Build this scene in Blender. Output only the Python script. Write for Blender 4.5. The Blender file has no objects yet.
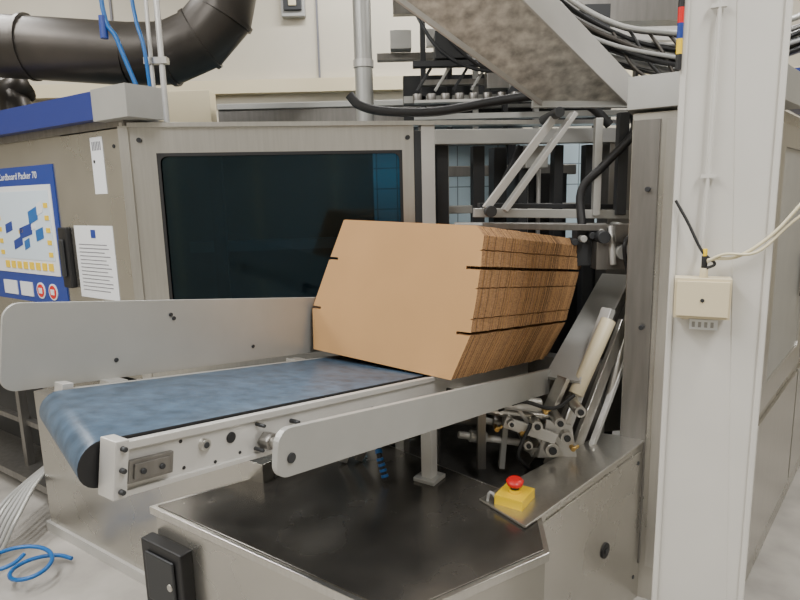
import bpy, bmesh, math, random
from mathutils import Vector as Vc, Matrix
random.seed(7)
sc=bpy.context.scene
# ------------------------------------------------------------------ frames
AZ=math.radians(34); TILT=math.radians(9)
Z=Vc((0,0,1))
UH=Vc((math.sin(AZ),math.cos(AZ),0)); VH=Vc((-math.cos(AZ),math.sin(AZ),0))
UB=UH*math.cos(TILT)-Z*math.sin(TILT); NB=UH*math.sin(TILT)+Z*math.cos(TILT)
OB=Vc((0.1691,1.6821,1.0594))
def L(u,v,z): return UH*u+VH*v+Z*z
def B(u,v,n): return OB+UB*u+VH*v+NB*n
A2=math.radians(81.7); AW=Vc((math.sin(A2),math.cos(A2),0)); AN=Vc((-AW.y,AW.x,0)); KW=Vc((-1.2025,2.764,0))
def W(a,b,z): return KW+AW*a+AN*b+Z*z
def G(x,y,z): return Vc((x,y,z))
PA=Vc((.91,-.41,0)).normalized(); PN=Vc((.41,.91,0)).normalized(); P0=Vc((.59,1.3,0))
def P(a,b,z): return P0+PA*a+PN*b+Z*z

# ------------------------------------------------------------------ materials
def mat(name,col,rough=.5,metal=0,var=0.0,scale=8,stretch=(1,1,1),bump=0,rvar=0):
    m=bpy.data.materials.new(name); m.use_nodes=True; nt=m.node_tree; b=nt.nodes['Principled BSDF']
    b.inputs['Base Color'].default_value=(*col,1); b.inputs['Roughness'].default_value=rough; b.inputs['Metallic'].default_value=metal
    if var or bump:
        tc=nt.nodes.new('ShaderNodeTexCoord'); mp=nt.nodes.new('ShaderNodeMapping'); mp.inputs['Scale'].default_value=stretch
        n=nt.nodes.new('ShaderNodeTexNoise'); n.inputs['Scale'].default_value=scale; n.inputs['Detail'].default_value=6
        nt.links.new(tc.outputs['Object'],mp.inputs[0]); nt.links.new(mp.outputs[0],n.inputs['Vector'])
        cr=nt.nodes.new('ShaderNodeValToRGB'); cr.color_ramp.elements[0].position=.3; cr.color_ramp.elements[1].position=.7
        cr.color_ramp.elements[0].color=(*[max(0,c*(1-var)) for c in col],1); cr.color_ramp.elements[1].color=(*[min(1,c*(1+var)) for c in col],1)
        nt.links.new(n.outputs['Fac'],cr.inputs[0]); nt.links.new(cr.outputs[0],b.inputs['Base Color'])
        if rvar:
            mr=nt.nodes.new('ShaderNodeMapRange'); mr.inputs[1].default_value=.3; mr.inputs[2].default_value=.7; mr.inputs[3].default_value=rough-rvar; mr.inputs[4].default_value=rough+rvar
            nt.links.new(n.outputs['Fac'],mr.inputs[0]); nt.links.new(mr.outputs[0],b.inputs['Roughness'])
        if bump:
            bp=nt.nodes.new('ShaderNodeBump'); bp.inputs['Strength'].default_value=bump; bp.inputs['Distance'].default_value=.01
            nt.links.new(n.outputs['Fac'],bp.inputs['Height']); nt.links.new(bp.outputs[0],b.inputs['Normal'])
    return m
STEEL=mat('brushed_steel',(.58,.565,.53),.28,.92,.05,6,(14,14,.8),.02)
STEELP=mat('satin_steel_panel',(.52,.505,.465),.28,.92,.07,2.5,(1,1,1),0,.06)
STEELD=mat('dark_steel_and_shade',(.25,.24,.225),.38,.85,.12,5,(8,8,.8))  # dark steel; also the painted shade of column face and wall gap
STEELT=mat('worn_table_steel',(.15,.14,.125),.24,.75,.45,3.5,(1,1,1),0,.08)
ALU=mat('anodised_aluminium',(.44,.44,.42),.40,.45,.05,6)
ALUL=mat('light_aluminium',(.58,.57,.545),.38,.4,.05,6)
BLACK=mat('black_rubber',(.012,.012,.013),.5)
DARK=mat('dark_metal',(.04,.042,.045),.45,.4)
BRASS=mat('brass_fitting',(.55,.36,.12),.3,.9)
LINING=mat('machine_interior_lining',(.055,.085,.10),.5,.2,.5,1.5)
BELT=mat('blue_belt_rubber',(.045,.078,.122),.38,0,.35,26,(1,1,1),.12)
KRAFT=mat('kraft_cardboard',(.48,.275,.115),.85,0,.05,5)
KRAFTE=mat('kraft_cut_edge',(.31,.17,.078),.95,0,.4,60,(1,1,4))
KRAFTE2=mat('kraft_cut_edge_dark',(.17,.09,.04),.95,0,.4,60,(1,1,4))
BLUE=mat('blue_enamel',(.02,.035,.19),.35)
BLUEP=mat('blue_print',(.015,.045,.26),.4)
WHITEP=mat('white_print',(.74,.76,.78),.5)
PALEP=mat('pale_print',(.62,.72,.80),.5)
YEL=mat('yellow_plastic',(.85,.58,.02),.4)
RED=mat('red_plastic',(.65,.012,.012),.35)
INK=mat('print_ink',(.16,.16,.18),.6)
CREAM=mat('cream_plastic',(.66,.58,.40),.4)
PAINT=mat('pillar_paint',(.60,.585,.545),.5,0,.05,3,(1,1,1))
WALL=mat('beige_wall_panel',(.54,.50,.41),.7,0,.06,2)
WALLF=mat('dark_wall_for_reflections',(.30,.29,.26),.7,0,.15,1)  # tone kept dark so the steel has something darker to reflect
CONC=mat('concrete_floor',(.38,.36,.33),.5,0,.3,3,(1,1,1),.05)
DUCT=mat('dark_duct',(.06,.053,.046),.38,.5,.25,4)
HOSEB=mat('blue_hose',(.01,.12,.38),.35)
CLEAR=mat('yellowed_cable',(.62,.56,.38),.35)
GREYC=mat('grey_cable',(.35,.35,.34),.5)
STAIN=mat('stained_zinc',(.60,.59,.55),.42,.3,.42,22,(1,1,1))
GLASS=bpy.data.materials.new('tinted_glass'); GLASS.use_nodes=True
nt=GLASS.node_tree; nt.nodes.clear()
o=nt.nodes.new('ShaderNodeOutputMaterial'); t=nt.nodes.new('ShaderNodeBsdfTransparent'); t.inputs[0].default_value=(.20,.43,.55,1)
g=nt.nodes.new('ShaderNodeBsdfGlossy'); g.inputs['Roughness'].default_value=.08; g.inputs[0].default_value=(.55,.75,.85,1)
mx=nt.nodes.new('ShaderNodeMixShader'); mx.inputs[0].default_value=.06
nt.links.new(t.outputs[0],mx.inputs[1]); nt.links.new(g.outputs[0],mx.inputs[2]); nt.links.new(mx.outputs[0],o.inputs[0])
TILE=bpy.data.materials.new('white_tile'); TILE.use_nodes=True; nt=TILE.node_tree; b=nt.nodes['Principled BSDF']; b.inputs['Roughness'].default_value=.25
tc=nt.nodes.new('ShaderNodeTexCoord'); mp=nt.nodes.new('ShaderNodeMapping'); mp.inputs['Rotation'].default_value=(math.radians(90),0,0)
br=nt.nodes.new('ShaderNodeTexBrick'); br.offset=0; br.inputs['Scale'].default_value=1; br.inputs['Brick Width'].default_value=.15; br.inputs['Row Height'].default_value=.15
br.inputs['Mortar Size'].default_value=.004; br.inputs['Color1'].default_value=(.52,.66,.74,1); br.inputs['Color2'].default_value=(.56,.70,.78,1); br.inputs['Mortar'].default_value=(.22,.28,.32,1)
nt.links.new(tc.outputs['Object'],mp.inputs[0]); nt.links.new(mp.outputs[0],br.inputs['Vector']); nt.links.new(br.outputs['Color'],b.inputs['Base Color'])

# ------------------------------------------------------------------ mesh builder
class MB:
    def __init__(s): s.v=[];s.f=[];s.m=[];s.sm=[];s.mats=[]
    def mi(s,m):
        if m not in s.mats: s.mats.append(m)
        return s.mats.index(m)
    def add(s,vs,fs,m,smooth=False):
        o=len(s.v); s.v+= [tuple(x) for x in vs]; k=s.mi(m)
        for f in fs: s.f.append([i+o for i in f]); s.m.append(k); s.sm.append(smooth)
    def box(s,fr,x,y,z,m):
        vs=[fr(a,b,c) for c in z for b in y for a in x]
        s.add(vs,[(0,1,3,2),(4,5,7,6),(0,1,5,4),(2,3,7,6),(0,2,6,4),(1,3,7,5)],m); return s
    def prism(s,lo,hi,m,capm=None):
        n=len(lo); s.add(list(lo)+list(hi),[(i,(i+1)%n,(i+1)%n+n,i+n) for i in range(n)],m)
        s.add(list(lo),[tuple(range(n))],capm or m); s.add(list(hi),[tuple(range(n))],capm or m); return s
    def cyl(s,p,q,r,m,n=18,r2=None,cap=None):
        p=Vc(p);q=Vc(q); d=(q-p).normalized(); a=d.orthogonal().normalized(); b=d.cross(a); r2=r if r2 is None else r2
        lo=[p+(a*math.cos(6.28318*i/n)+b*math.sin(6.28318*i/n))*r for i in range(n)]
        hi=[q+(a*math.cos(6.28318*i/n)+b*math.sin(6.28318*i/n))*r2 for i in range(n)]
        s.add(lo+hi,[(i,(i+1)%n,(i+1)%n+n,i+n) for i in range(n)],m,True)
        s.add(lo,[tuple(range(n))],cap or m); s.add(hi,[tuple(range(n))],cap or m); return s
    def tube(s,pts,r,m,n=10,sub=6,smooth=True):
        pts=[Vc(x) for x in pts]; c=[]
        if smooth and len(pts)>2:
            q=[pts[0]*2-pts[1]]+pts+[pts[-1]*2-pts[-2]]
            for i in range(1,len(q)-2):
                for k in range(sub):
                    t=k/sub; p0,p1,p2,p3=q[i-1:i+3]
                    c.append(.5*((2*p1)+(p2-p0)*t+(2*p0-5*p1+4*p2-p3)*t*t+(3*p1-p0-3*p2+p3)*t**3))
            c.append(pts[-1])
        else: c=pts
        vs=[];a=None
        for i,x in enumerate(c):
            d=(c[min(i+1,len(c)-1)]-c[max(i-1,0)]).normalized()
            a=d.orthogonal().normalized() if a is None else (a-d*a.dot(d)).normalized()
            b=d.cross(a)
            vs+=[x+(a*math.cos(6.28318*k/n)+b*math.sin(6.28318*k/n))*r for k in range(n)]
        fs=[(i*n+k,i*n+(k+1)%n,(i+1)*n+(k+1)%n,(i+1)*n+k) for i in range(len(c)-1) for k in range(n)]
        s.add(vs,fs,m,True); s.add(vs[:n],[tuple(range(n))],m); s.add(vs[-n:],[tuple(range(n))],m); return s
    def ring(s,fr,out,inn,rad,c,m,seg=8):
        x0,x1,z0,z1=inn; X0,X1,Z0,Z1=out; I=[];Q=[]
        for cx,cz,t0,oc,s1,s2 in ((x1-rad,z1-rad,0,(X1,Z1),'x','z'),(x0+rad,z1-rad,90,(X0,Z1),'z','x'),(x0+rad,z0+rad,180,(X0,Z0),'x','z'),(x1-rad,z0+rad,270,(X1,Z0),'z','x')):
            arc=[(cx+rad*math.cos(math.radians(t0+90*k/seg)),cz+rad*math.sin(math.radians(t0+90*k/seg))) for k in range(seg+1)]
            first=(oc[0],arc[0][1]) if s1=='x' else (arc[0][0],oc[1]); last=(arc[-1][0],oc[1]) if s2=='z' else (oc[0],arc[-1][1])
            for k in range(seg+1):
                t=k/seg
                if t<=.5: w=t*2; o_=(first[0]*(1-w)+oc[0]*w,first[1]*(1-w)+oc[1]*w)
                else: w=t*2-1; o_=(oc[0]*(1-w)+last[0]*w,oc[1]*(1-w)+last[1]*w)
                I.append(arc[k]);Q.append(o_)
        n=len(I); vs=[fr(a,c[0],b) for a,b in I]+[fr(a,c[0],b) for a,b in Q]+[fr(a,c[1],b) for a,b in I]+[fr(a,c[1],b) for a,b in Q]
        fs=[]
        for i in range(n):
            j=(i+1)%n; fs+=[(i,j,n+j,n+i),(2*n+i,2*n+j,3*n+j,3*n+i),(i,j,2*n+j,2*n+i),(n+i,n+j,3*n+j,3*n+i)]
        s.add(vs,fs,m); return s
    def build(s,name,bevel=0,parent=None):
        me=bpy.data.meshes.new(name); me.from_pydata(s.v,[],s.f)
        for m in s.mats: me.materials.append(m)
        for p,k,sm in zip(me.polygons,s.m,s.sm): p.material_index=k; p.use_smooth=sm
        bm=bmesh.new(); bm.from_mesh(me); bmesh.ops.remove_doubles(bm,verts=bm.verts,dist=1e-5) if bevel else None
        bmesh.ops.recalc_face_normals(bm,faces=bm.faces); bm.to_mesh(me); bm.free()
        ob=bpy.data.objects.new(name,me); bpy.context.collection.objects.link(ob)
        if bevel:
            md=ob.modifiers.new('bevel','BEVEL'); md.width=bevel; md.segments=2; md.limit_method='ANGLE'; md.angle_limit=math.radians(50)
        if parent: ob.parent=parent
        return ob
def bar(m,p,q,w,h,mt,up=Z):
    p=Vc(p);q=Vc(q);d=(q-p); e=d.normalized(); s_=e.cross(up).normalized(); t_=s_.cross(e)
    m.box(lambda a,b,c:p+e*a+s_*b+t_*c,(0,d.length),(-w/2,w/2),(-h/2,h/2),mt)
def text(body,pos,xd,yd,size,m,parent,name):
    cu=bpy.data.curves.new(name,'FONT'); cu.body=body; cu.size=size; cu.extrude=.0005; cu.materials.append(m)
    ob=bpy.data.objects.new(name,cu); bpy.context.collection.objects.link(ob)
    xd=Vc(xd).normalized(); yd=Vc(yd).normalized(); zd=xd.cross(yd)
    M=Matrix((xd,yd,zd)).transposed().to_4x4(); M.translation=pos; ob.matrix_world=M; ob.parent=parent
    return ob

# ------------------------------------------------------------------ room
MB().box(G,(-6,7),(-3,7),(-.1,0),CONC).build('floor')
MB().box(G,(-6,7),(-3,7),(3.9,4.0),WALL).build('ceiling')
w=MB().box(G,(-6,7),(5.0,5.15),(0,3.9),WALL)
w.box(G,(-6,7),(4.93,5.0),(2.42,2.52),CREAM)
for x in (-4,-2.2,-.6,1,2.6,4.2): w.box(G,(x,x+.015),(4.985,5.0),(2.52,3.9),INK)
w.build('wall_back')
MB().box(G,(6.0,6.15),(-3,5),(0,3.9),WALL).build('wall_right')
MB().box(G,(-6.0,-5.85),(-3,5),(0,3.9),WALL).build('wall_left')
w=MB().box(G,(-6,7),(-3.15,-3.0),(0,3.9),WALLF)  # unseen wall added behind the camera, dark for contrast in steel reflections
for i in range(11): w.box(G,(-5.8+i*1.1,-5.75+i*1.1),(-3.0,-2.96),(0,3.9),CREAM)
w.build('unseen_wall_front')
MB().box(G,(-1.6,1.9),(4.55,4.65),(0,1.98),TILE).build('wall_tiled')
m=MB(); m.box(G,(-1.25,.9),(4.40,4.54),(1.98,2.26),STEELD); m.box(G,(-1.25,.9),(4.38,4.40),(2.22,2.26),ALU); m.box(G,(-1.9,-1.3),(4.4,4.54),(1.9,2.36),CREAM)  # dark box stands in for the gap's darkness; cream box is a beam
for x in (-1.2,.8): m.box(G,(x,x+.06),(4.42,4.52),(0,1.98),DARK)
m.build('beam_and_dark_gap',.004)

# ------------------------------------------------------------------ packing machine, left housing
m=MB(); U1=1.619
def SF(v,b,z): return L(U1+b,v,z)
m.box(SF,(3.10,4.6),(0,.03),(.75,1.93),STEELP)
m.box(SF,(2.58,3.085),(-.008,.03),(.75,1.925),STEELP)
m.box(SF,(2.54,2.57),(0,.03),(.75,1.93),STEEL)
m.box(SF,(2.54,4.6),(.03,.05),(.75,1.93),STEELD)
for z in (1.85,1.0): m.cyl(SF(2.63,-.012,z),SF(2.63,0,z),.009,DARK)
m.cyl(SF(2.80,-.012,1.79),SF(2.80,0,1.79),.008,DARK)
m.box(SF,(2.66,4.6),(-.07,.03),(1.965,2.085),BLUE)
m.box(SF,(2.40,2.66),(-.075,.10),(1.955,2.09),ALU)
m.box(SF,(2.52,4.6),(-.02,.2),(1.93,1.965),STEELD)
m.ring(W,(0,1.30,.60,1.925),(.13,1.235,.86,1.805),.035,(0,.03),STEEL)
m.ring(W,(.122,1.243,.852,1.813),(.137,1.228,.867,1.798),.03,(-.003,.0),BLACK)
m.box(W,(.12,1.245),(.012,.018),(.85,1.815),GLASS)
m.box(W,(-.03,.012),(-.012,.04),(.60,1.93),STEEL)
for a,z in ((.055,1.87),(.055,.95),(1.27,1.87),(1.27,1.3)): m.cyl(W(a,-.012,z),W(a,.001,z),.011,DARK)
m.box(W,(1.302,1.335),(-.005,.06),(.60,1.90),DARK)
m.box(W,(1.335,1.40),(-.01,.06),(.60,1.925),ALUL)
m.box(W,(-.02,2.40),(-.02,.06),(1.925,1.945),STEEL)
m.prism([W(0,.03,1.90),W(1.25,.03,1.90),W(1.22,1.15,1.90),W(-.9,1.15,1.90)],[W(0,.03,1.92),W(1.25,.03,1.92),W(1.22,1.15,1.92),W(-.9,1.15,1.92)],LINING)  # unseen roof, added to keep the interior behind the window dark
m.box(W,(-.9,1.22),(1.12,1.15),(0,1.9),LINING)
m.box(W,(-.05,1.3),(.25,.26),(.55,.95),DARK)
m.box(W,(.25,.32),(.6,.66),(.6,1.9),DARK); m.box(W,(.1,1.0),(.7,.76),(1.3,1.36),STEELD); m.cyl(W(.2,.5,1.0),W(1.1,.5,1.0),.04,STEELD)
m.box(L,(1.30,1.62),(1.45,3.0),(.05,.72),STEELP)
m.box(L,(1.285,1.66),(1.40,3.02),(0,.05),ALUL)
m.box(L,(1.66,2.3),(1.45,4.6),(.0,.72),DARK)
m.box(L,(1.50,1.54),(3.05,4.6),(.36,.39),STEELD); m.box(L,(1.50,1.66),(3.05,4.6),(.62,.65),STEELD); m.box(L,(1.4,1.66),(3.05,4.6),(.08,.12),STEELD)
for v in (3.12,3.6): m.box(L,(1.48,1.52),(v,v+.04),(0,.65),STEELD)
mach=m.build('packing_machine',.003)

# printed things
d=MB()
d.box(SF,(3.20,3.99),(-.006,0),(1.06,1.80),BLUEP)
d.box(SF,(3.24,3.96),(-.009,-.006),(1.22,1.70),WHITEP)
d.box(SF,(3.27,3.93),(-.011,-.009),(1.30,1.67),PALEP)
def dia(v,z,w,h,sk,cc): d.prism([SF(v,-.011,z),SF(v+w,-.011,z+sk),SF(v+w,-.011,z+h+sk),SF(v,-.011,z+h)],[SF(v,-.013,z),SF(v+w,-.013,z+sk),SF(v+w,-.013,z+h+sk),SF(v,-.013,z+h)],cc)
for q in ((3.40,1.52,.10,.07,-.03,HOSEB),(3.48,1.44,.14,.06,-.03,BLUEP),(3.36,1.42,.08,.06,-.02,HOSEB),(3.60,1.38,.10,.05,-.03,BLUEP),(3.34,1.56,.06,.06,-.02,WHITEP),(3.52,1.37,.06,.05,-.02,HOSEB),(3.70,1.46,.08,.05,-.02,BLUEP),(3.44,1.47,.05,.03,-.01,WHITEP),(3.58,1.45,.05,.02,-.01,YEL)): dia(*q)
for i in range(8): d.box(SF,(3.30+i*.07,3.345+i*.07),(-.013,-.009),(1.245,1.285),YEL)
for i in range(5): d.box(SF,(3.285,3.325),(-.014,-.011),(1.32+i*.065,1.345+i*.065),YEL); d.box(SF,(3.83,3.87),(-.014,-.011),(1.32+i*.065,1.345+i*.065),YEL)
for v in (3.34,3.47): 
    d.cyl(SF(v,-.010,1.13),SF(v,-.006,1.13),.045,WHITEP,24); d.cyl(SF(v,-.012,1.13),SF(v,-.010,1.13),.036,RED,24); d.box(SF,(v-.018,v+.018),(-.014,-.012),(1.115,1.145),WHITEP)
d.box(SF,(3.56,3.70),(-.010,-.006),(1.09,1.17),WHITEP); d.box(SF,(3.74,3.90),(-.010,-.006),(1.09,1.17),WHITEP)
dg=d.build('instruction_panel')
text('Cardboard Packer 70',SF(3.80,-.0075,1.735),-VH,Z,.050,WHITEP,dg,'title_text')
d=MB()
d.box(SF,(2.71,3.05),(-.0105,-.0085),(1.13,1.49),WHITEP)
d.box(SF,(2.86,2.90),(-.012,-.0105),(1.43,1.47),BLUEP)
for i in range(13): 
    e=random.uniform(0,.08); d.box(SF,(2.745+e,3.02),(-.0115,-.0105),(1.395-i*.019,1.399-i*.019),INK)
d.build('paper_notice')
d=MB(); d.box(SF,(2.72,2.82),(-.0105,-.0085),(1.64,1.90),WHITEP)
for i in range(6): d.box(SF,(2.735+i*.013,2.742+i*.013),(-.0115,-.0105),(1.84,1.88),INK)
d.build('barcode_label')
d=MB(); d.box(SF,(3.09,3.17),(-.035,0),(1.17,1.48),BLACK); d.box(SF,(3.11,3.15),(-.05,-.035),(1.23,1.42),DARK)
d.build('door_handle',.008)

# ------------------------------------------------------------------ infeed frame behind stack
m=MB()
m.box(W,(1.40,2.40),(-.02,.05),(1.835,1.905),ALU)
for a,wd in ((1.46,.035),(1.62,.06),(1.86,.05),(2.05,.05),(2.22,.06)): m.box(W,(a,a+wd),(.10,.16),(.4,1.835),ALU if wd<.05 else DARK)
m.box(W,(1.76,1.83),(.20,.30),(.6,1.835),DARK)
m.box(W,(1.92,2.20),(.28,.55),(1.10,1.70),DARK)
m.box(W,(1.40,2.40),(.12,.18),(1.50,1.54),ALU)
m.box(W,(1.40,2.40),(.30,.36),(.55,1.2),DARK)
m.box(W,(2.30,2.42),(.0,.12),(.3,1.9),STEELD)
for a in (1.42,2.34): m.box(W,(a,a+.06),(.05,.11),(0,1.9),DARK)
m.box(W,(1.40,2.40),(.60,.64),(1.70,1.76),STEELD)
m.cyl(W(1.5,.02,1.45),W(2.35,.02,1.42),.012,ALUL)
for a in (1.95,2.02,2.12): m.cyl(W(a,.24,1.2),W(a,.24,1.72),.012,ALUL)
bar(m,W(1.86,.08,1.83),W(1.70,.08,1.5),.03,.03,DARK); m.box(W,(1.88,2.0),(.06,.12),(1.72,1.83),ALU)
m.build('infeed_frame',.003)

# pivoting pusher arm
m=MB()
bar(m,(.63,2.42,1.90),(.345,2.38,1.54),.022,.03,ALUL); bar(m,(.70,2.44,1.90),(.42,2.40,1.53),.05,.02,ALUL)
bar(m,(.60,2.47,1.86),(.36,2.43,1.54),.02,.02,DARK)
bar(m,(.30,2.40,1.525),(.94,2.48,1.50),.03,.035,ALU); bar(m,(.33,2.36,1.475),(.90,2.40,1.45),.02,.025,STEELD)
bar(m,(.34,2.55,1.55),(.94,2.60,1.53),.05,.02,DARK)
m.cyl((.62,2.35,1.895),(.62,2.60,1.895),.02,DARK); m.cyl((.36,2.33,1.53),(.36,2.48,1.53),.022,DARK)
bar(m,(.80,2.45,1.50),(.80,2.45,1.88),.03,.03,ALU,Vc((0,1,0))); bar(m,(.90,2.46,1.50),(.90,2.46,1.90),.04,.04,DARK,Vc((0,1,0)))
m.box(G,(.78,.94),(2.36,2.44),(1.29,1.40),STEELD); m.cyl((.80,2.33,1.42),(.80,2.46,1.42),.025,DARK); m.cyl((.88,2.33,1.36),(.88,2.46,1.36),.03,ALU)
m.cyl((.84,2.34,1.31),(.84,2.38,1.46),.012,ALUL)
for i in range(6): m.cyl((.70+i*.035,2.38,1.40+.012*i),(.70+i*.035,2.46,1.40+.012*i),.014,ALU if i%2 else DARK,12)
m.box(G,(.72,.80),(2.42,2.5),(1.30,1.46),DARK)
m.box(G,(.84,.93),(2.33,2.36),(1.40,1.47),STEELD); m.tube([(.93,2.34,1.45),(.86,2.28,1.40),(.88,2.30,1.30),(.92,2.34,1.22)],.008,BLACK)
m.tube([(.74,2.42,1.44),(.74,2.45,1.60),(.82,2.42,1.70),(.93,2.42,1.82),(.95,2.5,1.92)],.017,BLACK)
m.build('pusher_arm',.002)

# ------------------------------------------------------------------ right housing / column
m=MB()
pl=[(2.30,.535),(2.30,.13),(4.6,-.16),(4.6,.9),(2.75,.62)]
m.prism([L(u,v,.0) for u,v in pl],[L(u,v,1.865) for u,v in pl],STEELP)
m.prism([L(2.27,.55,1.875),L(2.27,.10,1.875),L(2.7,.03,1.875),L(2.7,.6,1.875)],[L(2.27,.55,1.985),L(2.27,.10,1.985),L(2.7,.03,1.985),L(2.7,.6,1.985)],ALU)
m.prism([L(2.7,.03,1.90),L(4.6,-.21,1.90),L(4.6,-.1,1.90),L(2.7,.12,1.90)],[L(2.7,.03,2.02),L(4.6,-.21,2.02),L(4.6,-.1,2.02),L(2.7,.12,2.02)],BLUE)
m.box(L,(2.288,2.30),(.44,.53),(.15,1.84),STEELD)  # darker plate paints shade into the left part of the column
m.box(L,(2.285,2.30),(.15,.42),(.15,1.84),STEEL)
e=(L(4.6,-.16,0)-L(2.3,.13,0)).normalized(); en=e.cross(Z); q0=L(2.3,.13,0)
def RS(a,b,z): return q0+e*a+en*b+Z*z
m.ring(RS,(.25,1.15,.75,1.82),(.33,1.07,.85,1.74),.03,(.0,.012),STEEL); m.box(RS,(.33,1.07),(.001,.004),(.85,1.74),ALU)
m.ring(RS,(1.2,2.2,.75,1.82),(1.28,2.12,.85,1.74),.03,(.0,.012),STEEL); m.box(RS,(1.28,2.12),(.001,.004),(.85,1.74),GREYC)
m.box(RS,(.25,1.15),(.0,.012),(.12,.70),STEEL); m.box(RS,(1.2,2.2),(.0,.012),(.12,.70),STEEL)
m.box(RS,(.98,1.02),(.012,.03),(1.1,1.3),BLACK)
m.cyl(L(2.27,.47,1.1),L(2.29,.47,1.1),.009,DARK); m.cyl(L(2.27,.47,1.6),L(2.29,.47,1.6),.009,DARK)
m.build('machine_housing',.003)

# ------------------------------------------------------------------ lower table
m=MB(); tp=[(1.01,1.66),(1.80,1.33),(1.66,.62),(1.43,.50),(1.00,.70)]
cx=sum(a for a,b in tp)/5; cy=sum(b for a,b in tp)/5
ins=lambda k:[(cx+(a-cx)*k,cy+(b-cy)*k) for a,b in tp]
m.prism([L(u,v,0) for u,v in ins(.975)],[L(u,v,.625) for u,v in ins(.975)],STEELP)
m.prism([L(u,v,.622) for u,v in tp],[L(u,v,.648) for u,v in tp],STEEL)
m.prism([L(u,v,.648) for u,v in ins(.965)],[L(u,v,.652) for u,v in ins(.965)],STEELT)
m.build('machine_base_table',.004)
m=MB(); m.box(L,(.975,1.02),(1.47,1.67),(.33,.555),BLACK); m.box(L,(.965,.975),(1.50,1.64),(.36,.525),DARK)
m.cyl(L(.96,1.52,.44),L(.97,1.52,.44),.012,STEEL)
m.build('access_hatch',.006)

# cabinet
m=MB(); cb=[(1.50,.60),(2.32,.44),(2.28,.60),(1.57,.77)]
m.prism([L(u,v,0) for u,v in cb],[L(u,v,.655) for u,v in cb],STEELP)
m.prism([L(1.495,.595,.655),L(2.32,.435,.655),L(2.28,.60,.655),L(1.57,.78,.655)],[L(1.495,.595,.662),L(2.32,.435,.662),L(2.28,.60,.662),L(1.57,.78,.662)],STEEL)
f0=L(1.50,.60,0); fe=(L(2.32,.44,0)-f0).normalized(); fn=fe.cross(Z)
def CF(a,b,z): return f0+fe*a+fn*b+Z*z
m.cyl(CF(.50,-.001,.35),CF(.50,.012,.35),.028,BLACK,24); m.cyl(CF(.50,.012,.35),CF(.50,.016,.35),.012,DARK)
m.box(CF,(.03,.78),(0,.006),(.06,.63),STEELP)
for a in (.06,.75):
    for z in (.12,.59): m.cyl(CF(a,.006,z),CF(a,.01,z),.008,DARK,12)
m.build('control_cabinet',.003)
m=MB()
m.box(L,(1.565,1.665),(.635,.725),(.662,.692),YEL)
m.cyl(L(1.615,.680,.692),L(1.615,.680,.702),.020,YEL); m.cyl(L(1.615,.680,.702),L(1.615,.680,.716),.014,DARK)
m.cyl(L(1.615,.680,.714),L(1.615,.680,.728),.023,RED,24,.027); m.cyl(L(1.615,.680,.728),L(1.615,.680,.736),.027,RED,24,.019)
m.tube([L(1.58,.72,.67),L(1.57,.745,.69),L(1.58,.76,.6)],.005,GREYC)
m.build('emergency_stop_button',.004)

# well below conveyor
m=MB()
pr=[]
for k in range(9):
    t=k/8; pr.append((1.80+.42*t,.56+.12*t*t))
for i in range(8):
    (u0,z0),(u1,z1)=pr[i],pr[i+1]
    m.prism([L(u0,.79,z0),L(u0,1.33,z0),L(u1,1.33,z1),L(u1,.79,z1)],[L(u0,.79,z0-.008),L(u0,1.33,z0-.008),L(u1,1.33,z1-.008),L(u1,.79,z1-.008)],STEELD)
m.box(L,(1.67,2.30),(.62,.78),(.2,.50),DARK); m.box(L,(2.25,2.32),(.6,1.4),(.0,.95),STEELD)
m.prism([L(1.84,1.34,.60),L(2.24,1.20,.60),L(2.24,1.20,.98),L(1.84,1.34,.98)],[L(1.85,1.36,.60),L(2.25,1.22,.60),L(2.25,1.22,.98),L(1.85,1.36,.98)],STEELP)
m.box(L,(1.78,1.82),(1.20,1.24),(.50,.95),ALU); m.box(L,(1.78,1.80),(1.05,1.09),(.50,.95),STEELD)
m.build('discharge_well',.002)

# ------------------------------------------------------------------ conveyor
m=MB(); rN=.040
def prof(ul):
    p_=[]
    for k in range(13):
        t=math.radians(90+180*k/12); p_.append((ul+rN*math.cos(t),-rN+rN*math.sin(t)))
    for k in range(13):
        t=math.radians(-90+180*k/12); p_.append((.78+rN*math.cos(t),-rN+rN*math.sin(t)))
    return p_
pa=prof(-1.005); pb=prof(-.87)
lo=[B(u,.13,n) for u,n in pa]; hi=[B(u,.535,n) for u,n in pb]; n=len(pa)
m.add(lo+hi,[(i,(i+1)%n,(i+1)%n+n,i+n) for i in range(n)],BELT,True); m.add(lo,[tuple(range(n))],BLACK); m.add(hi,[tuple(range(n))],BLACK)
m.box(B,(-.985,.85),(.095,.122),(-.085,-.004),ALUL)
m.box(B,(-.985,.85),(.088,.096),(-.012,.002),ALUL); m.box(B,(-.985,.85),(.088,.096),(-.090,-.080),ALUL)
m.box(B,(-.85,.85),(.54,.56),(-.088,-.002),ALU)
m.box(B,(-1.012,-.988),(.080,.125),(-.088,.008),ALUL)
m.box(B,(-.86,-.835),(.54,.575),(-.10,.012),ALUL)
m.box(B,(-.988,-.905),(.078,.088),(-.066,-.028),STEELD)
m.box(B,(-.98,-.913),(.074,.078),(-.060,-.034),STEELD)
for u,nn,r_ in ((-1.0,-.005,.0045),(-1.0,-.04,.0045),(-1.0,-.075,.0045),(-.965,-.048,.005),(-.93,-.048,.005),(-.70,-.02,.004),(-.70,-.07,.004),(-.60,-.03,.005),(-.3,-.05,.006),(.1,-.05,.006)):
    m.cyl(B(u,.070,nn),B(u,.097,nn),r_,DARK,12)
m.cyl(B(-.83,.085,-.035),B(-.83,.1,-.035),.011,STEEL,20); m.cyl(B(-.83,.083,-.035),B(-.83,.086,-.035),.006,DARK,16)
m.cyl(B(-.765,.092,-.035),B(-.765,.1,-.035),.011,BLACK,20)
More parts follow.
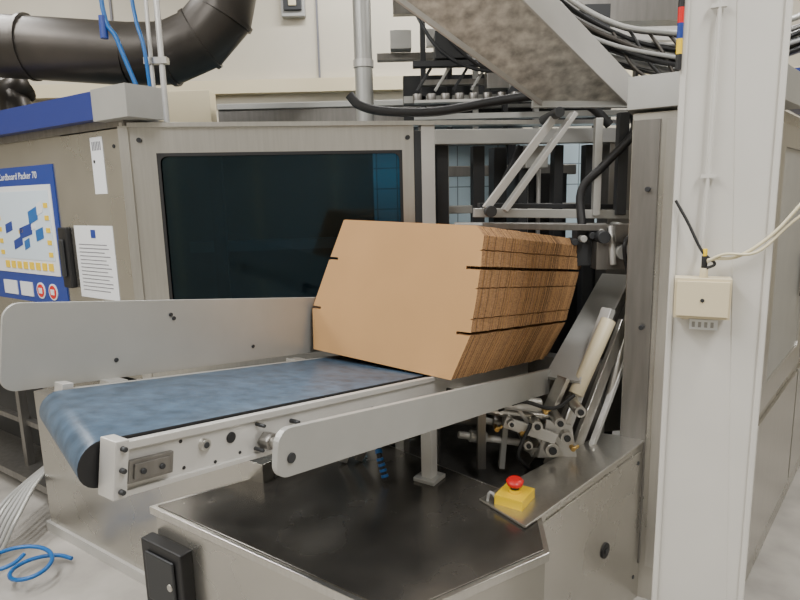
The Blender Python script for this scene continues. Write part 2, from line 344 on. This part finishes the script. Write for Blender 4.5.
for u,nn in ((-.88,-.02),(-.87,-.07),(-.80,-.075),(-.74,-.07)): m.cyl(B(u,.093,nn),B(u,.1,nn),.0035,BLACK,10)
m.cyl(B(-.68,-.02,-.055),B(-.68,.12,-.055),.011,STEEL); m.cyl(B(-.68,.065,-.055),B(-.68,.09,-.055),.019,STEELD,6); m.cyl(B(-.68,.02,-.055),B(-.68,.035,-.055),.016,STEEL,6)
m.cyl(B(.25,-.02,-.07),B(.25,.12,-.07),.013,STEEL)
m.box(L,(1.60,1.64),(.97,1.01),(.652,.93),ALUL)
m.box(L,(1.58,1.66),(.95,1.03),(.652,.665),ALU)
m.box(L,(1.72,1.76),(1.28,1.32),(.65,.93),ALU)
bar(m,L(1.60,1.28,.66),L(1.72,1.20,.92),.02,.03,STEELD); bar(m,L(1.56,1.32,.66),L(1.66,1.26,.92),.02,.03,ALU)
m.build('belt_conveyor',.0015)

def guide(poly,v0,v1,mt,m): m.prism([B(u,v0,n_) for u,n_ in poly],[B(u,v1,n_) for u,n_ in poly],mt)
def rnd(x0,x1,n0,n1,rad,right=True,k=6):
    pts=[]
    cs=[(x0+rad,n0+rad,180),(x1-(rad if right else 0),n0+(rad if right else 0),270),(x1-(rad if right else 0),n1-(rad if right else 0),0),(x0+rad,n1-rad,90)]
    for i,(cx_,cz_,t0) in enumerate(cs):
        if i in(1,2) and not right: pts.append((x1,n0 if i==1 else n1)); continue
        for j in range(k+1):
            t=math.radians(t0+90*j/k); pts.append((cx_+rad*math.cos(t),cz_+rad*math.sin(t)))
    return pts
m=MB(); gp=[(u,n_-.022+.016*(u+.96)/1.0) for u,n_ in rnd(-.96,.75,.016,.210,.035,False)]
guide(gp,.600,.608,ALU,m)
for u,nn in ((-.70,.045),(-.55,.155),(-.54,.145),(-.25,.05)): m.cyl(B(u,.596,nn),B(u,.60,nn),.0055,DARK,12)
for u in (-.74,-.1,.5): m.box(B,(u,u+.05),(.56,.60),(-.07,.0),ALU)
m.build('side_guide_plate',.001)
m=MB(); pg=rnd(-.775,.66,-.085,.008,.030,False)
pg=[(u,n_-.028*(u+.775)/1.43) for u,n_ in pg]
guide(pg,-.042,-.028,ALU,m)
def R2(a,b,c): return B(.63+a*.857-c*.515,b,-.045+a*.515+c*.857)
m.box(R2,(0,.80),(-.16,-.028),(-.014,0),ALU)
m.box(R2,(0,.80),(-.165,-.157),(-.05,.004),ALUL)
for u in(-.74,): m.cyl(B(u,-.046,-.05),B(u,-.03,-.05),.010,DARK,14)
m.build('guide_rail',.001)

# ------------------------------------------------------------------ cardboard stack
m=MB()
base=[(.030,-.002),(-.022,.133),('n',-.022,.134,.045),(-.026,.175),('k',-.027,.18),(-.034,.24),('k',-.036,.27),(-.040,.325),('n',-.040,.326,.045),('k',-.042,.38),(-.045,.425),(-.02,.452),(.47,.468),(.518,.345),('n',.520,.344,-.035),(.582,.175),('n',.583,.174,-.035),(.57,.025)]
poly=[]
for p_ in base:
    if p_[0]=='n':
        _,v_,n_,dp=p_
        if dp>0: poly+= [(v_,n_),(v_+dp,n_+.001),(v_+dp,n_+.010),(v_-.002,n_+.010)]
        else: poly+= [(v_,n_),(v_+dp,n_-.001),(v_+dp,n_-.010),(v_+.003,n_-.010)]
    elif p_[0]=='k':
        _,v_,n_=p_; poly+= [(v_,n_),(v_+.008,n_+.0025),(v_,n_+.005)]
    else: poly.append(p_)
NBL=110
def SB(t,v,n): return B(t*(.80+.38*n),v,n*(1+.09*t)+.003)
for i in range(NBL):
    t0=i/NBL; t1=(i+.86)/NBL; jv=random.uniform(-.0018,.0018)+(.003*math.sin(i*.35)); jn=random.uniform(-.0006,.001)
    if i==0: jv=0
    lo=[SB(t0,v_+jv,n_+jn) for v_,n_ in poly]; hi=[SB(t1,v_+jv,n_+jn) for v_,n_ in poly]
    m.prism(lo,hi,KRAFTE if random.random()<.78 else KRAFTE2,KRAFT)
m.build('cardboard_blank_stack')

# ------------------------------------------------------------------ linkage under chute
m=MB()
for (p,q,r_,c) in (((.14,2.10,.80),(.50,2.14,.73),.013,ALUL),((.20,2.06,.74),(.50,2.10,.675),.013,ALUL),((.30,2.04,.84),(.56,2.08,.78),.017,STEEL),
                 ((.18,2.103,.793),(.27,2.113,.775),.028,STEELD),((.33,2.12,.763),(.43,2.13,.744),.028,STEELD),((.36,2.03,.87),(.49,2.04,.85),.026,ALUL),((.24,2.06,.735),(.30,2.07,.72),.022,ALU)): m.cyl(p,q,r_,c)
bar(m,(.54,2.08,.60),(.80,2.26,1.15),.045,.03,ALUL); bar(m,(.62,2.10,.60),(.86,2.26,1.10),.018,.05,STEEL)
bar(m,(.46,2.06,.66),(.60,2.14,.92),.05,.02,STEEL); bar(m,(.40,2.06,.86),(.52,2.04,.68),.03,.014,ALUL)
bar(m,(.36,2.02,.80),(.54,2.0,.74),.012,.04,ALUL); bar(m,(.70,2.12,.64),(.90,2.28,1.02),.02,.02,ALUL)
m.cyl((.64,2.12,.86),(.78,2.20,1.12),.028,CREAM); m.cyl((.57,2.08,.70),(.65,2.13,.87),.014,STEEL)
m.cyl((.79,2.2,.80),(.90,2.3,1.14),.016,STEEL)
m.box(G,(.46,.62),(2.04,2.10),(.655,.69),ALU)
m.prism([G(.48,2.02,.66),G(.62,2.02,.66),G(.60,2.02,.78),G(.51,2.02,.80)],[G(.48,2.035,.66),G(.62,2.035,.66),G(.60,2.035,.78),G(.51,2.035,.80)],ALUL)
for x,z,r_ in ((.525,.70,.026),(.575,.745,.022),(.55,.80,.02),(.47,.79,.020),(.62,.84,.02),(.44,.72,.016),(.38,.80,.014)): 
    m.cyl((x,1.99,z),(x,2.12,z),r_,STEEL,20); m.cyl((x,1.983,z),(x,1.99,z),r_*.55,DARK,12)
for x,z in ((.42,.76),(.50,.84),(.60,.70),(.33,.78)): m.cyl((x,1.995,z),(x,2.03,z),.009,BRASS,10); m.cyl((x,2.0,z),(x+.02,2.0,z+.012),.006,BRASS,10)
bar(m,(.28,2.04,.62),(.28,2.04,.86),.03,.03,STEELD,Vc((0,1,0))); bar(m,(.36,2.08,.60),(.38,2.08,.86),.02,.03,ALU,Vc((0,1,0)))
m.tube([(.45,2.0,.80),(.40,1.97,.70),(.44,1.98,.64)],.007,BLACK); m.tube([(.60,2.0,.90),(.52,1.98,.86),(.42,2.0,.88),(.34,2.03,.84)],.007,BLACK)
m.box(G,(.45,.95),(2.2,2.26),(.50,.54),STEELD)
m.build('pneumatic_linkage',.0015)
m=MB(); hp=[L(1.62,1.25,.92),L(1.575,1.18,.82),L(1.53,1.13,.73),L(1.52,1.10,.662)]
m.tube(hp,.009,BLACK)
for i in range(3):
    for k in range(4):
        a=hp[i]+(hp[i+1]-hp[i])*(k/4); b_=hp[i]+(hp[i+1]-hp[i])*(k/4+.12); m.cyl(a,b_,.0125,HOSEB,12)
m.build('spiral_hose')

# ------------------------------------------------------------------ pillar and box
m=MB(); m.box(P,(0,.19),(0,.19),(0,3.9),PAINT)
m.box(P,(.0,.012),(-.006,0),(0,3.9),PAINT); m.box(P,(.178,.19),(-.006,0),(0,3.9),PAINT)
m.build('pillar',.003)
m=MB(); m.box(P,(.012,.118),(-.05,-.006),(1.33,1.415),CREAM); m.box(P,(.016,.114),(-.056,-.05),(1.336,1.409),CREAM)
m.cyl(P(.035,-.03,1.325),P(.035,-.03,1.335),.008,CREAM); m.cyl(P(.066,-.03,1.415),P(.066,-.03,1.435),.008,CREAM); m.cyl(P(.066,-.03,1.435),P(.066,-.03,1.46),.006,BLACK)
m.cyl(P(.066,-.03,1.45),P(.066,-.03,1.475),.0045,YEL)
m.cyl(P(.065,-.058,1.37),P(.065,-.05,1.37),.004,DARK)
m.box(P,(.045,.10),(-.008,-.006),(1.298,1.320),WHITEP)
for i in range(4): m.box(P,(.05+i*.012,.056+i*.012),(-.009,-.008),(1.303,1.315),GREYC)
m.build('junction_box',.003)
m=MB(); m.tube([P(.066,-.03,1.45),P(.085,-.035,1.455),P(.13,-.03,1.462),P(.19,-.02,1.51),P(.27,0,1.61),P(.4,.05,1.70)],.0035,CLEAR)
m.tube([P(.066,-.03,1.445),P(.10,-.04,1.465),P(.16,-.03,1.47),P(.22,-.01,1.53),P(.3,0,1.60)],.003,CLEAR)
m.build('signal_cable')
m=MB(); m.tube([P(.005,-.012,1.575),P(.03,-.02,1.53),P(.06,-.03,1.47),P(.085,-.03,1.445),P(.07,-.035,1.435)],.003,BLACK); m.build('cable_tie')
m=MB(); m.tube([P(.060,-.012,1.46),P(.065,-.012,1.8),P(.068,-.012,3.0),P(.07,-.012,3.9)],.004,PAINT)
for z in (1.62,1.95): m.box(P,(.05,.078),(-.016,-.004),(z,z+.008),PAINT)
m.build('conduit')
m=MB(); 
for i,c in enumerate((BLACK,YEL,BLUEP,RED,BLACK)): m.cyl(P(-.004,-.01,1.84+i*.03),P(-.004,-.01,1.87+i*.03),.006,c)
m.build('signal_light')

# ------------------------------------------------------------------ overhead
m=MB()
bl=Vc((.62,2.6,1.96)); br_=Vc((.98,2.6,1.95)); tl=bl+(Vc((.03,2.2,2.26))-bl)*2.2; tr=br_+(Vc((.45,2.2,2.255))-br_)*2.2
up=Vc((0,.0,.02))
m.prism([bl,br_,tr,tl],[bl+up,br_+up,tr+up,tl+up],STAIN)
for p_,q_ in ((bl,tl),(br_,tr)):
    m.prism([p_-up,q_-up,q_+up*5,p_+up*5],[p_-up+Vc((.012,0,0)),q_-up+Vc((.012,0,0)),q_+up*5+Vc((.012,0,0)),p_+up*5+Vc((.012,0,0))],ALUL)
bar(m,bl+Vc((-.05,0,.0)),br_+Vc((.05,0,0)),.03,.03,ALU)
for p_ in (bl+(tl-bl)*.7,br_+(tr-br_)*.7): m.cyl(p_,Vc((p_.x,p_.y,3.9)),.01,STEEL)
m.build('overhead_chute',.001)

m=MB()
cl=[(-5.5,3.5,2.72),(-3.2,3.5,2.55),(-2.16,3.5,2.46),(-1.45,3.5,2.40)]
m.tube(cl,.165,DUCT,24)
segs=[Vc((-1.45,3.5,2.40)),Vc((-1.24,3.5,2.40)),Vc((-1.06,3.5,2.47)),Vc((-.93,3.5,2.60)),Vc((-.88,3.5,2.80)),Vc((-.85,3.5,3.9))]
m.tube(segs,.165,DUCT,24,1,False)
for q_,t_ in zip(segs[1:5],((1,0,.15),(1,0,.6),(.6,0,1),(.15,0,1))):
    t_=Vc(t_).normalized(); m.cyl(q_-t_*.012,q_+t_*.012,.174,DUCT,24)
for x in (-2.9,-2.0): m.cyl((x-.01,3.5,2.53 if x<-2.5 else 2.45),(x+.01,3.5,2.53 if x<-2.5 else 2.45),.176,DUCT,24)
m.tube([(-5.5,3.9,2.35),(-2.6,3.9,2.32),(-2.35,3.85,2.25),(-2.3,3.8,1.9)],.09,DUCT,18)
m.build('ventilation_duct')
m=MB(); m.cyl((-.17,3.5,1.92),(-.17,3.5,3.9),.05,ALU,20); m.cyl((-.17,3.5,2.3),(-.17,3.5,2.34),.057,ALUL,20); m.build('vertical_pipe')
m=MB()
for x,r_ in ((-1.17,.010),(-1.12,.014)): m.cyl((x,3.05,1.93),(x,3.05,3.9),r_,ALUL)
m.box(G,(-1.20,-1.09),(3.03,3.07),(2.25,2.28),STEEL)
m.build('steel_conduit')
m=MB()
m.tube([(-1.34,3.0,3.9),(-1.36,3.0,2.6),(-1.30,3.0,2.35),(-1.22,3.0,2.1),(-1.2,3.0,1.93)],.011,HOSEB); m.tube([(-1.28,3.0,3.9),(-1.22,3.0,2.6),(-1.17,2.98,2.3),(-1.16,3.0,1.93)],.009,HOSEB)
m.cyl((-1.36,3.0,2.36),(-1.36,3.0,2.46),.018,BLUEP); m.build('air_hose')
m=MB(); m.tube([(-.22,3.0,2.08),(-.17,3.0,2.03),(-.05,3.0,2.0),(.2,2.98,1.99),(.5,2.95,2.03),(.72,2.9,2.04),(.9,2.9,1.99),(1.0,2.9,1.9)],.022,BLACK); m.build('black_hose')
m=MB(); m.box(G,(-.86,-.68),(4.94,5.0),(2.98,3.30),GREYC); m.box(G,(-.84,-.70),(4.92,4.94),(3.02,3.26),DARK); m.box(G,(-.80,-.74),(4.91,4.92),(3.05,3.22),CREAM); m.build('wall_bracket',.005)
m=MB()
for (x0,x1,y0,z0,z1,mt) in ((.05,1.5,3.6,2.12,2.16,ALU),(.1,1.4,3.4,2.28,2.31,DARK),(.2,2.2,3.9,2.50,2.60,ALUL),(.1,1.3,3.3,1.99,2.02,ALU),(-.1,1.1,3.7,2.38,2.42,STEELD),(.15,1.2,3.5,2.20,2.23,STEELD),(.1,.9,3.25,2.07,2.085,ALUL),(.0,.6,3.8,2.66,2.74,STEELD)):
    m.box(G,(x0,x1),(y0,y0+.06),(z0,z1),mt)
for x in (.15,.3,.45,.62,.8,1.15): m.box(G,(x,x+.03),(3.6,3.64),(1.9,3.9),ALU if x in(.45,.8) else DARK)
for i in range(14): 
    x=.12+i*.075; m.cyl((x,3.35,2.08),(x,3.35,2.13),.025,STEELD,12)
for i in range(9): bar(m,(.12+i*.1,3.45,2.16),(.20+i*.1,3.45,2.28),.015,.015,ALU if i%2 else DARK)
m.box(G,(.22,.40),(3.4,3.55),(2.32,2.46),DARK); m.box(G,(.50,.62),(3.4,3.5),(2.16,2.28),STEELD); m.box(G,(-.02,.10),(3.6,3.7),(2.42,2.52),ALU)
m.box(G,(.05,1.3),(3.75,3.9),(2.0,2.30),DARK); m.box(G,(.05,1.3),(3.72,3.75),(2.10,2.12),ALU)
for i in range(5): m.tube([(.1+i*.05,3.45,2.6),(.25+i*.08,3.4,2.36+.02*i),(.5+i*.05,3.4,2.25),(.9,3.4,2.3+.03*i)],.010,BLACK if i%2 else DARK,8)
m.build('overhead_rail_frame',.002)
m=MB()
for i in range(26):
    o_=random.uniform(-.06,.06); z_=random.uniform(-.08,.08); y_=2.9+random.uniform(-.1,.1)
    m.tube([(.35+o_,y_,2.75+z_),(.70+o_,y_,2.42+z_),(.98+o_,y_,2.27+z_*.8),(1.25,y_,2.21+z_),(1.5+o_,y_,2.18+z_),(1.9,y_,2.3+z_)],random.choice((.006,.009,.012)),random.choice((BLACK,BLACK,GREYC,ALU,DARK,DUCT)),8)
for i in range(7): m.tube([(.9+i*.08,2.85,2.3),(1.0+i*.07,2.82,2.12+.02*i),(1.15+i*.04,2.8,2.05),(1.25+i*.02,2.8,1.95)],.008,random.choice((BLACK,GREYC,DUCT)),8)
m.box(G,(.7,1.6),(3.05,3.2),(2.10,2.13),ALU)
for i in range(10): m.box(G,(.7+i*.09,.715+i*.09),(3.0,3.04),(2.10,2.20),STEELD)
m.box(G,(.68,1.6),(3.0,3.03),(2.20,2.22),STEELD)
m.box(G,(.6,1.9),(3.3,3.42),(2.46,2.58),STEELD); m.box(G,(.9,1.02),(3.0,3.3),(2.34,2.46),DARK)
m.cyl((.35,2.9,2.75),(.35,2.9,3.9),.03,DARK)
m.build('cable_bundle')

# floor cables bottom left
m=MB()
for i in range(6):
    v=3.03+i*.035; m.tube([L(1.55,v+.1,.30-.01*i),L(1.3,v-.0,.28-.015*i),L(1.12,v-.12,.18),L(1.02,v-.1,.03),L(.9,v,.01)],.010,random.choice((GREYC,ALU,GREYC,DARK)),8)
m.build('grey_cable_bundle')
m=MB(); pts=[]
for i in range(22):
    t=i*.55; pts.append(L(1.10+.10*math.cos(t)-.006*i,2.62+.11*math.sin(t)+.006*i,.03+.005*i))
m.tube(pts,.009,HOSEB,8); m.build('blue_hose_coil')

# ------------------------------------------------------------------ lights
def area(name,loc,sx,sy,pw,rot=(0,0,0),col=(1,.985,.96)):
    l=bpy.data.lights.new(name,'AREA'); l.shape='RECTANGLE'; l.size=sx; l.size_y=sy; l.energy=pw; l.color=col
    o_=bpy.data.objects.new(name,l); o_.location=loc; o_.rotation_euler=rot; bpy.context.collection.objects.link(o_)
area('ceiling_light',(-1.7,.2,3.8),.35,3.0,150); area('ceiling_light.001',(1.2,-.4,3.8),.35,3.0,145)
area('ceiling_light.002',(-2.8,3.0,3.8),.35,2.5,85); area('ceiling_light.003',(2.6,3.0,3.8),.35,2.5,85); area('ceiling_light.004',(.4,4.2,3.7),2.5,.3,80)
area('ceiling_light.005',(-4.2,0,3.8),.35,3.0,80)
wd=bpy.data.worlds.new('world'); sc.world=wd; wd.use_nodes=True; wd.node_tree.nodes['Background'].inputs[0].default_value=(.88,.90,.93,1); wd.node_tree.nodes['Background'].inputs[1].default_value=.8

# ------------------------------------------------------------------ camera
cam=bpy.data.objects.new('camera',bpy.data.cameras.new('camera')); bpy.context.collection.objects.link(cam)
cam.location=(0,0,1.6); cam.rotation_euler=(1.39796,.02407,-.0042); cam.data.lens=27; cam.data.sensor_width=36; cam.data.clip_start=.02
sc.camera=cam
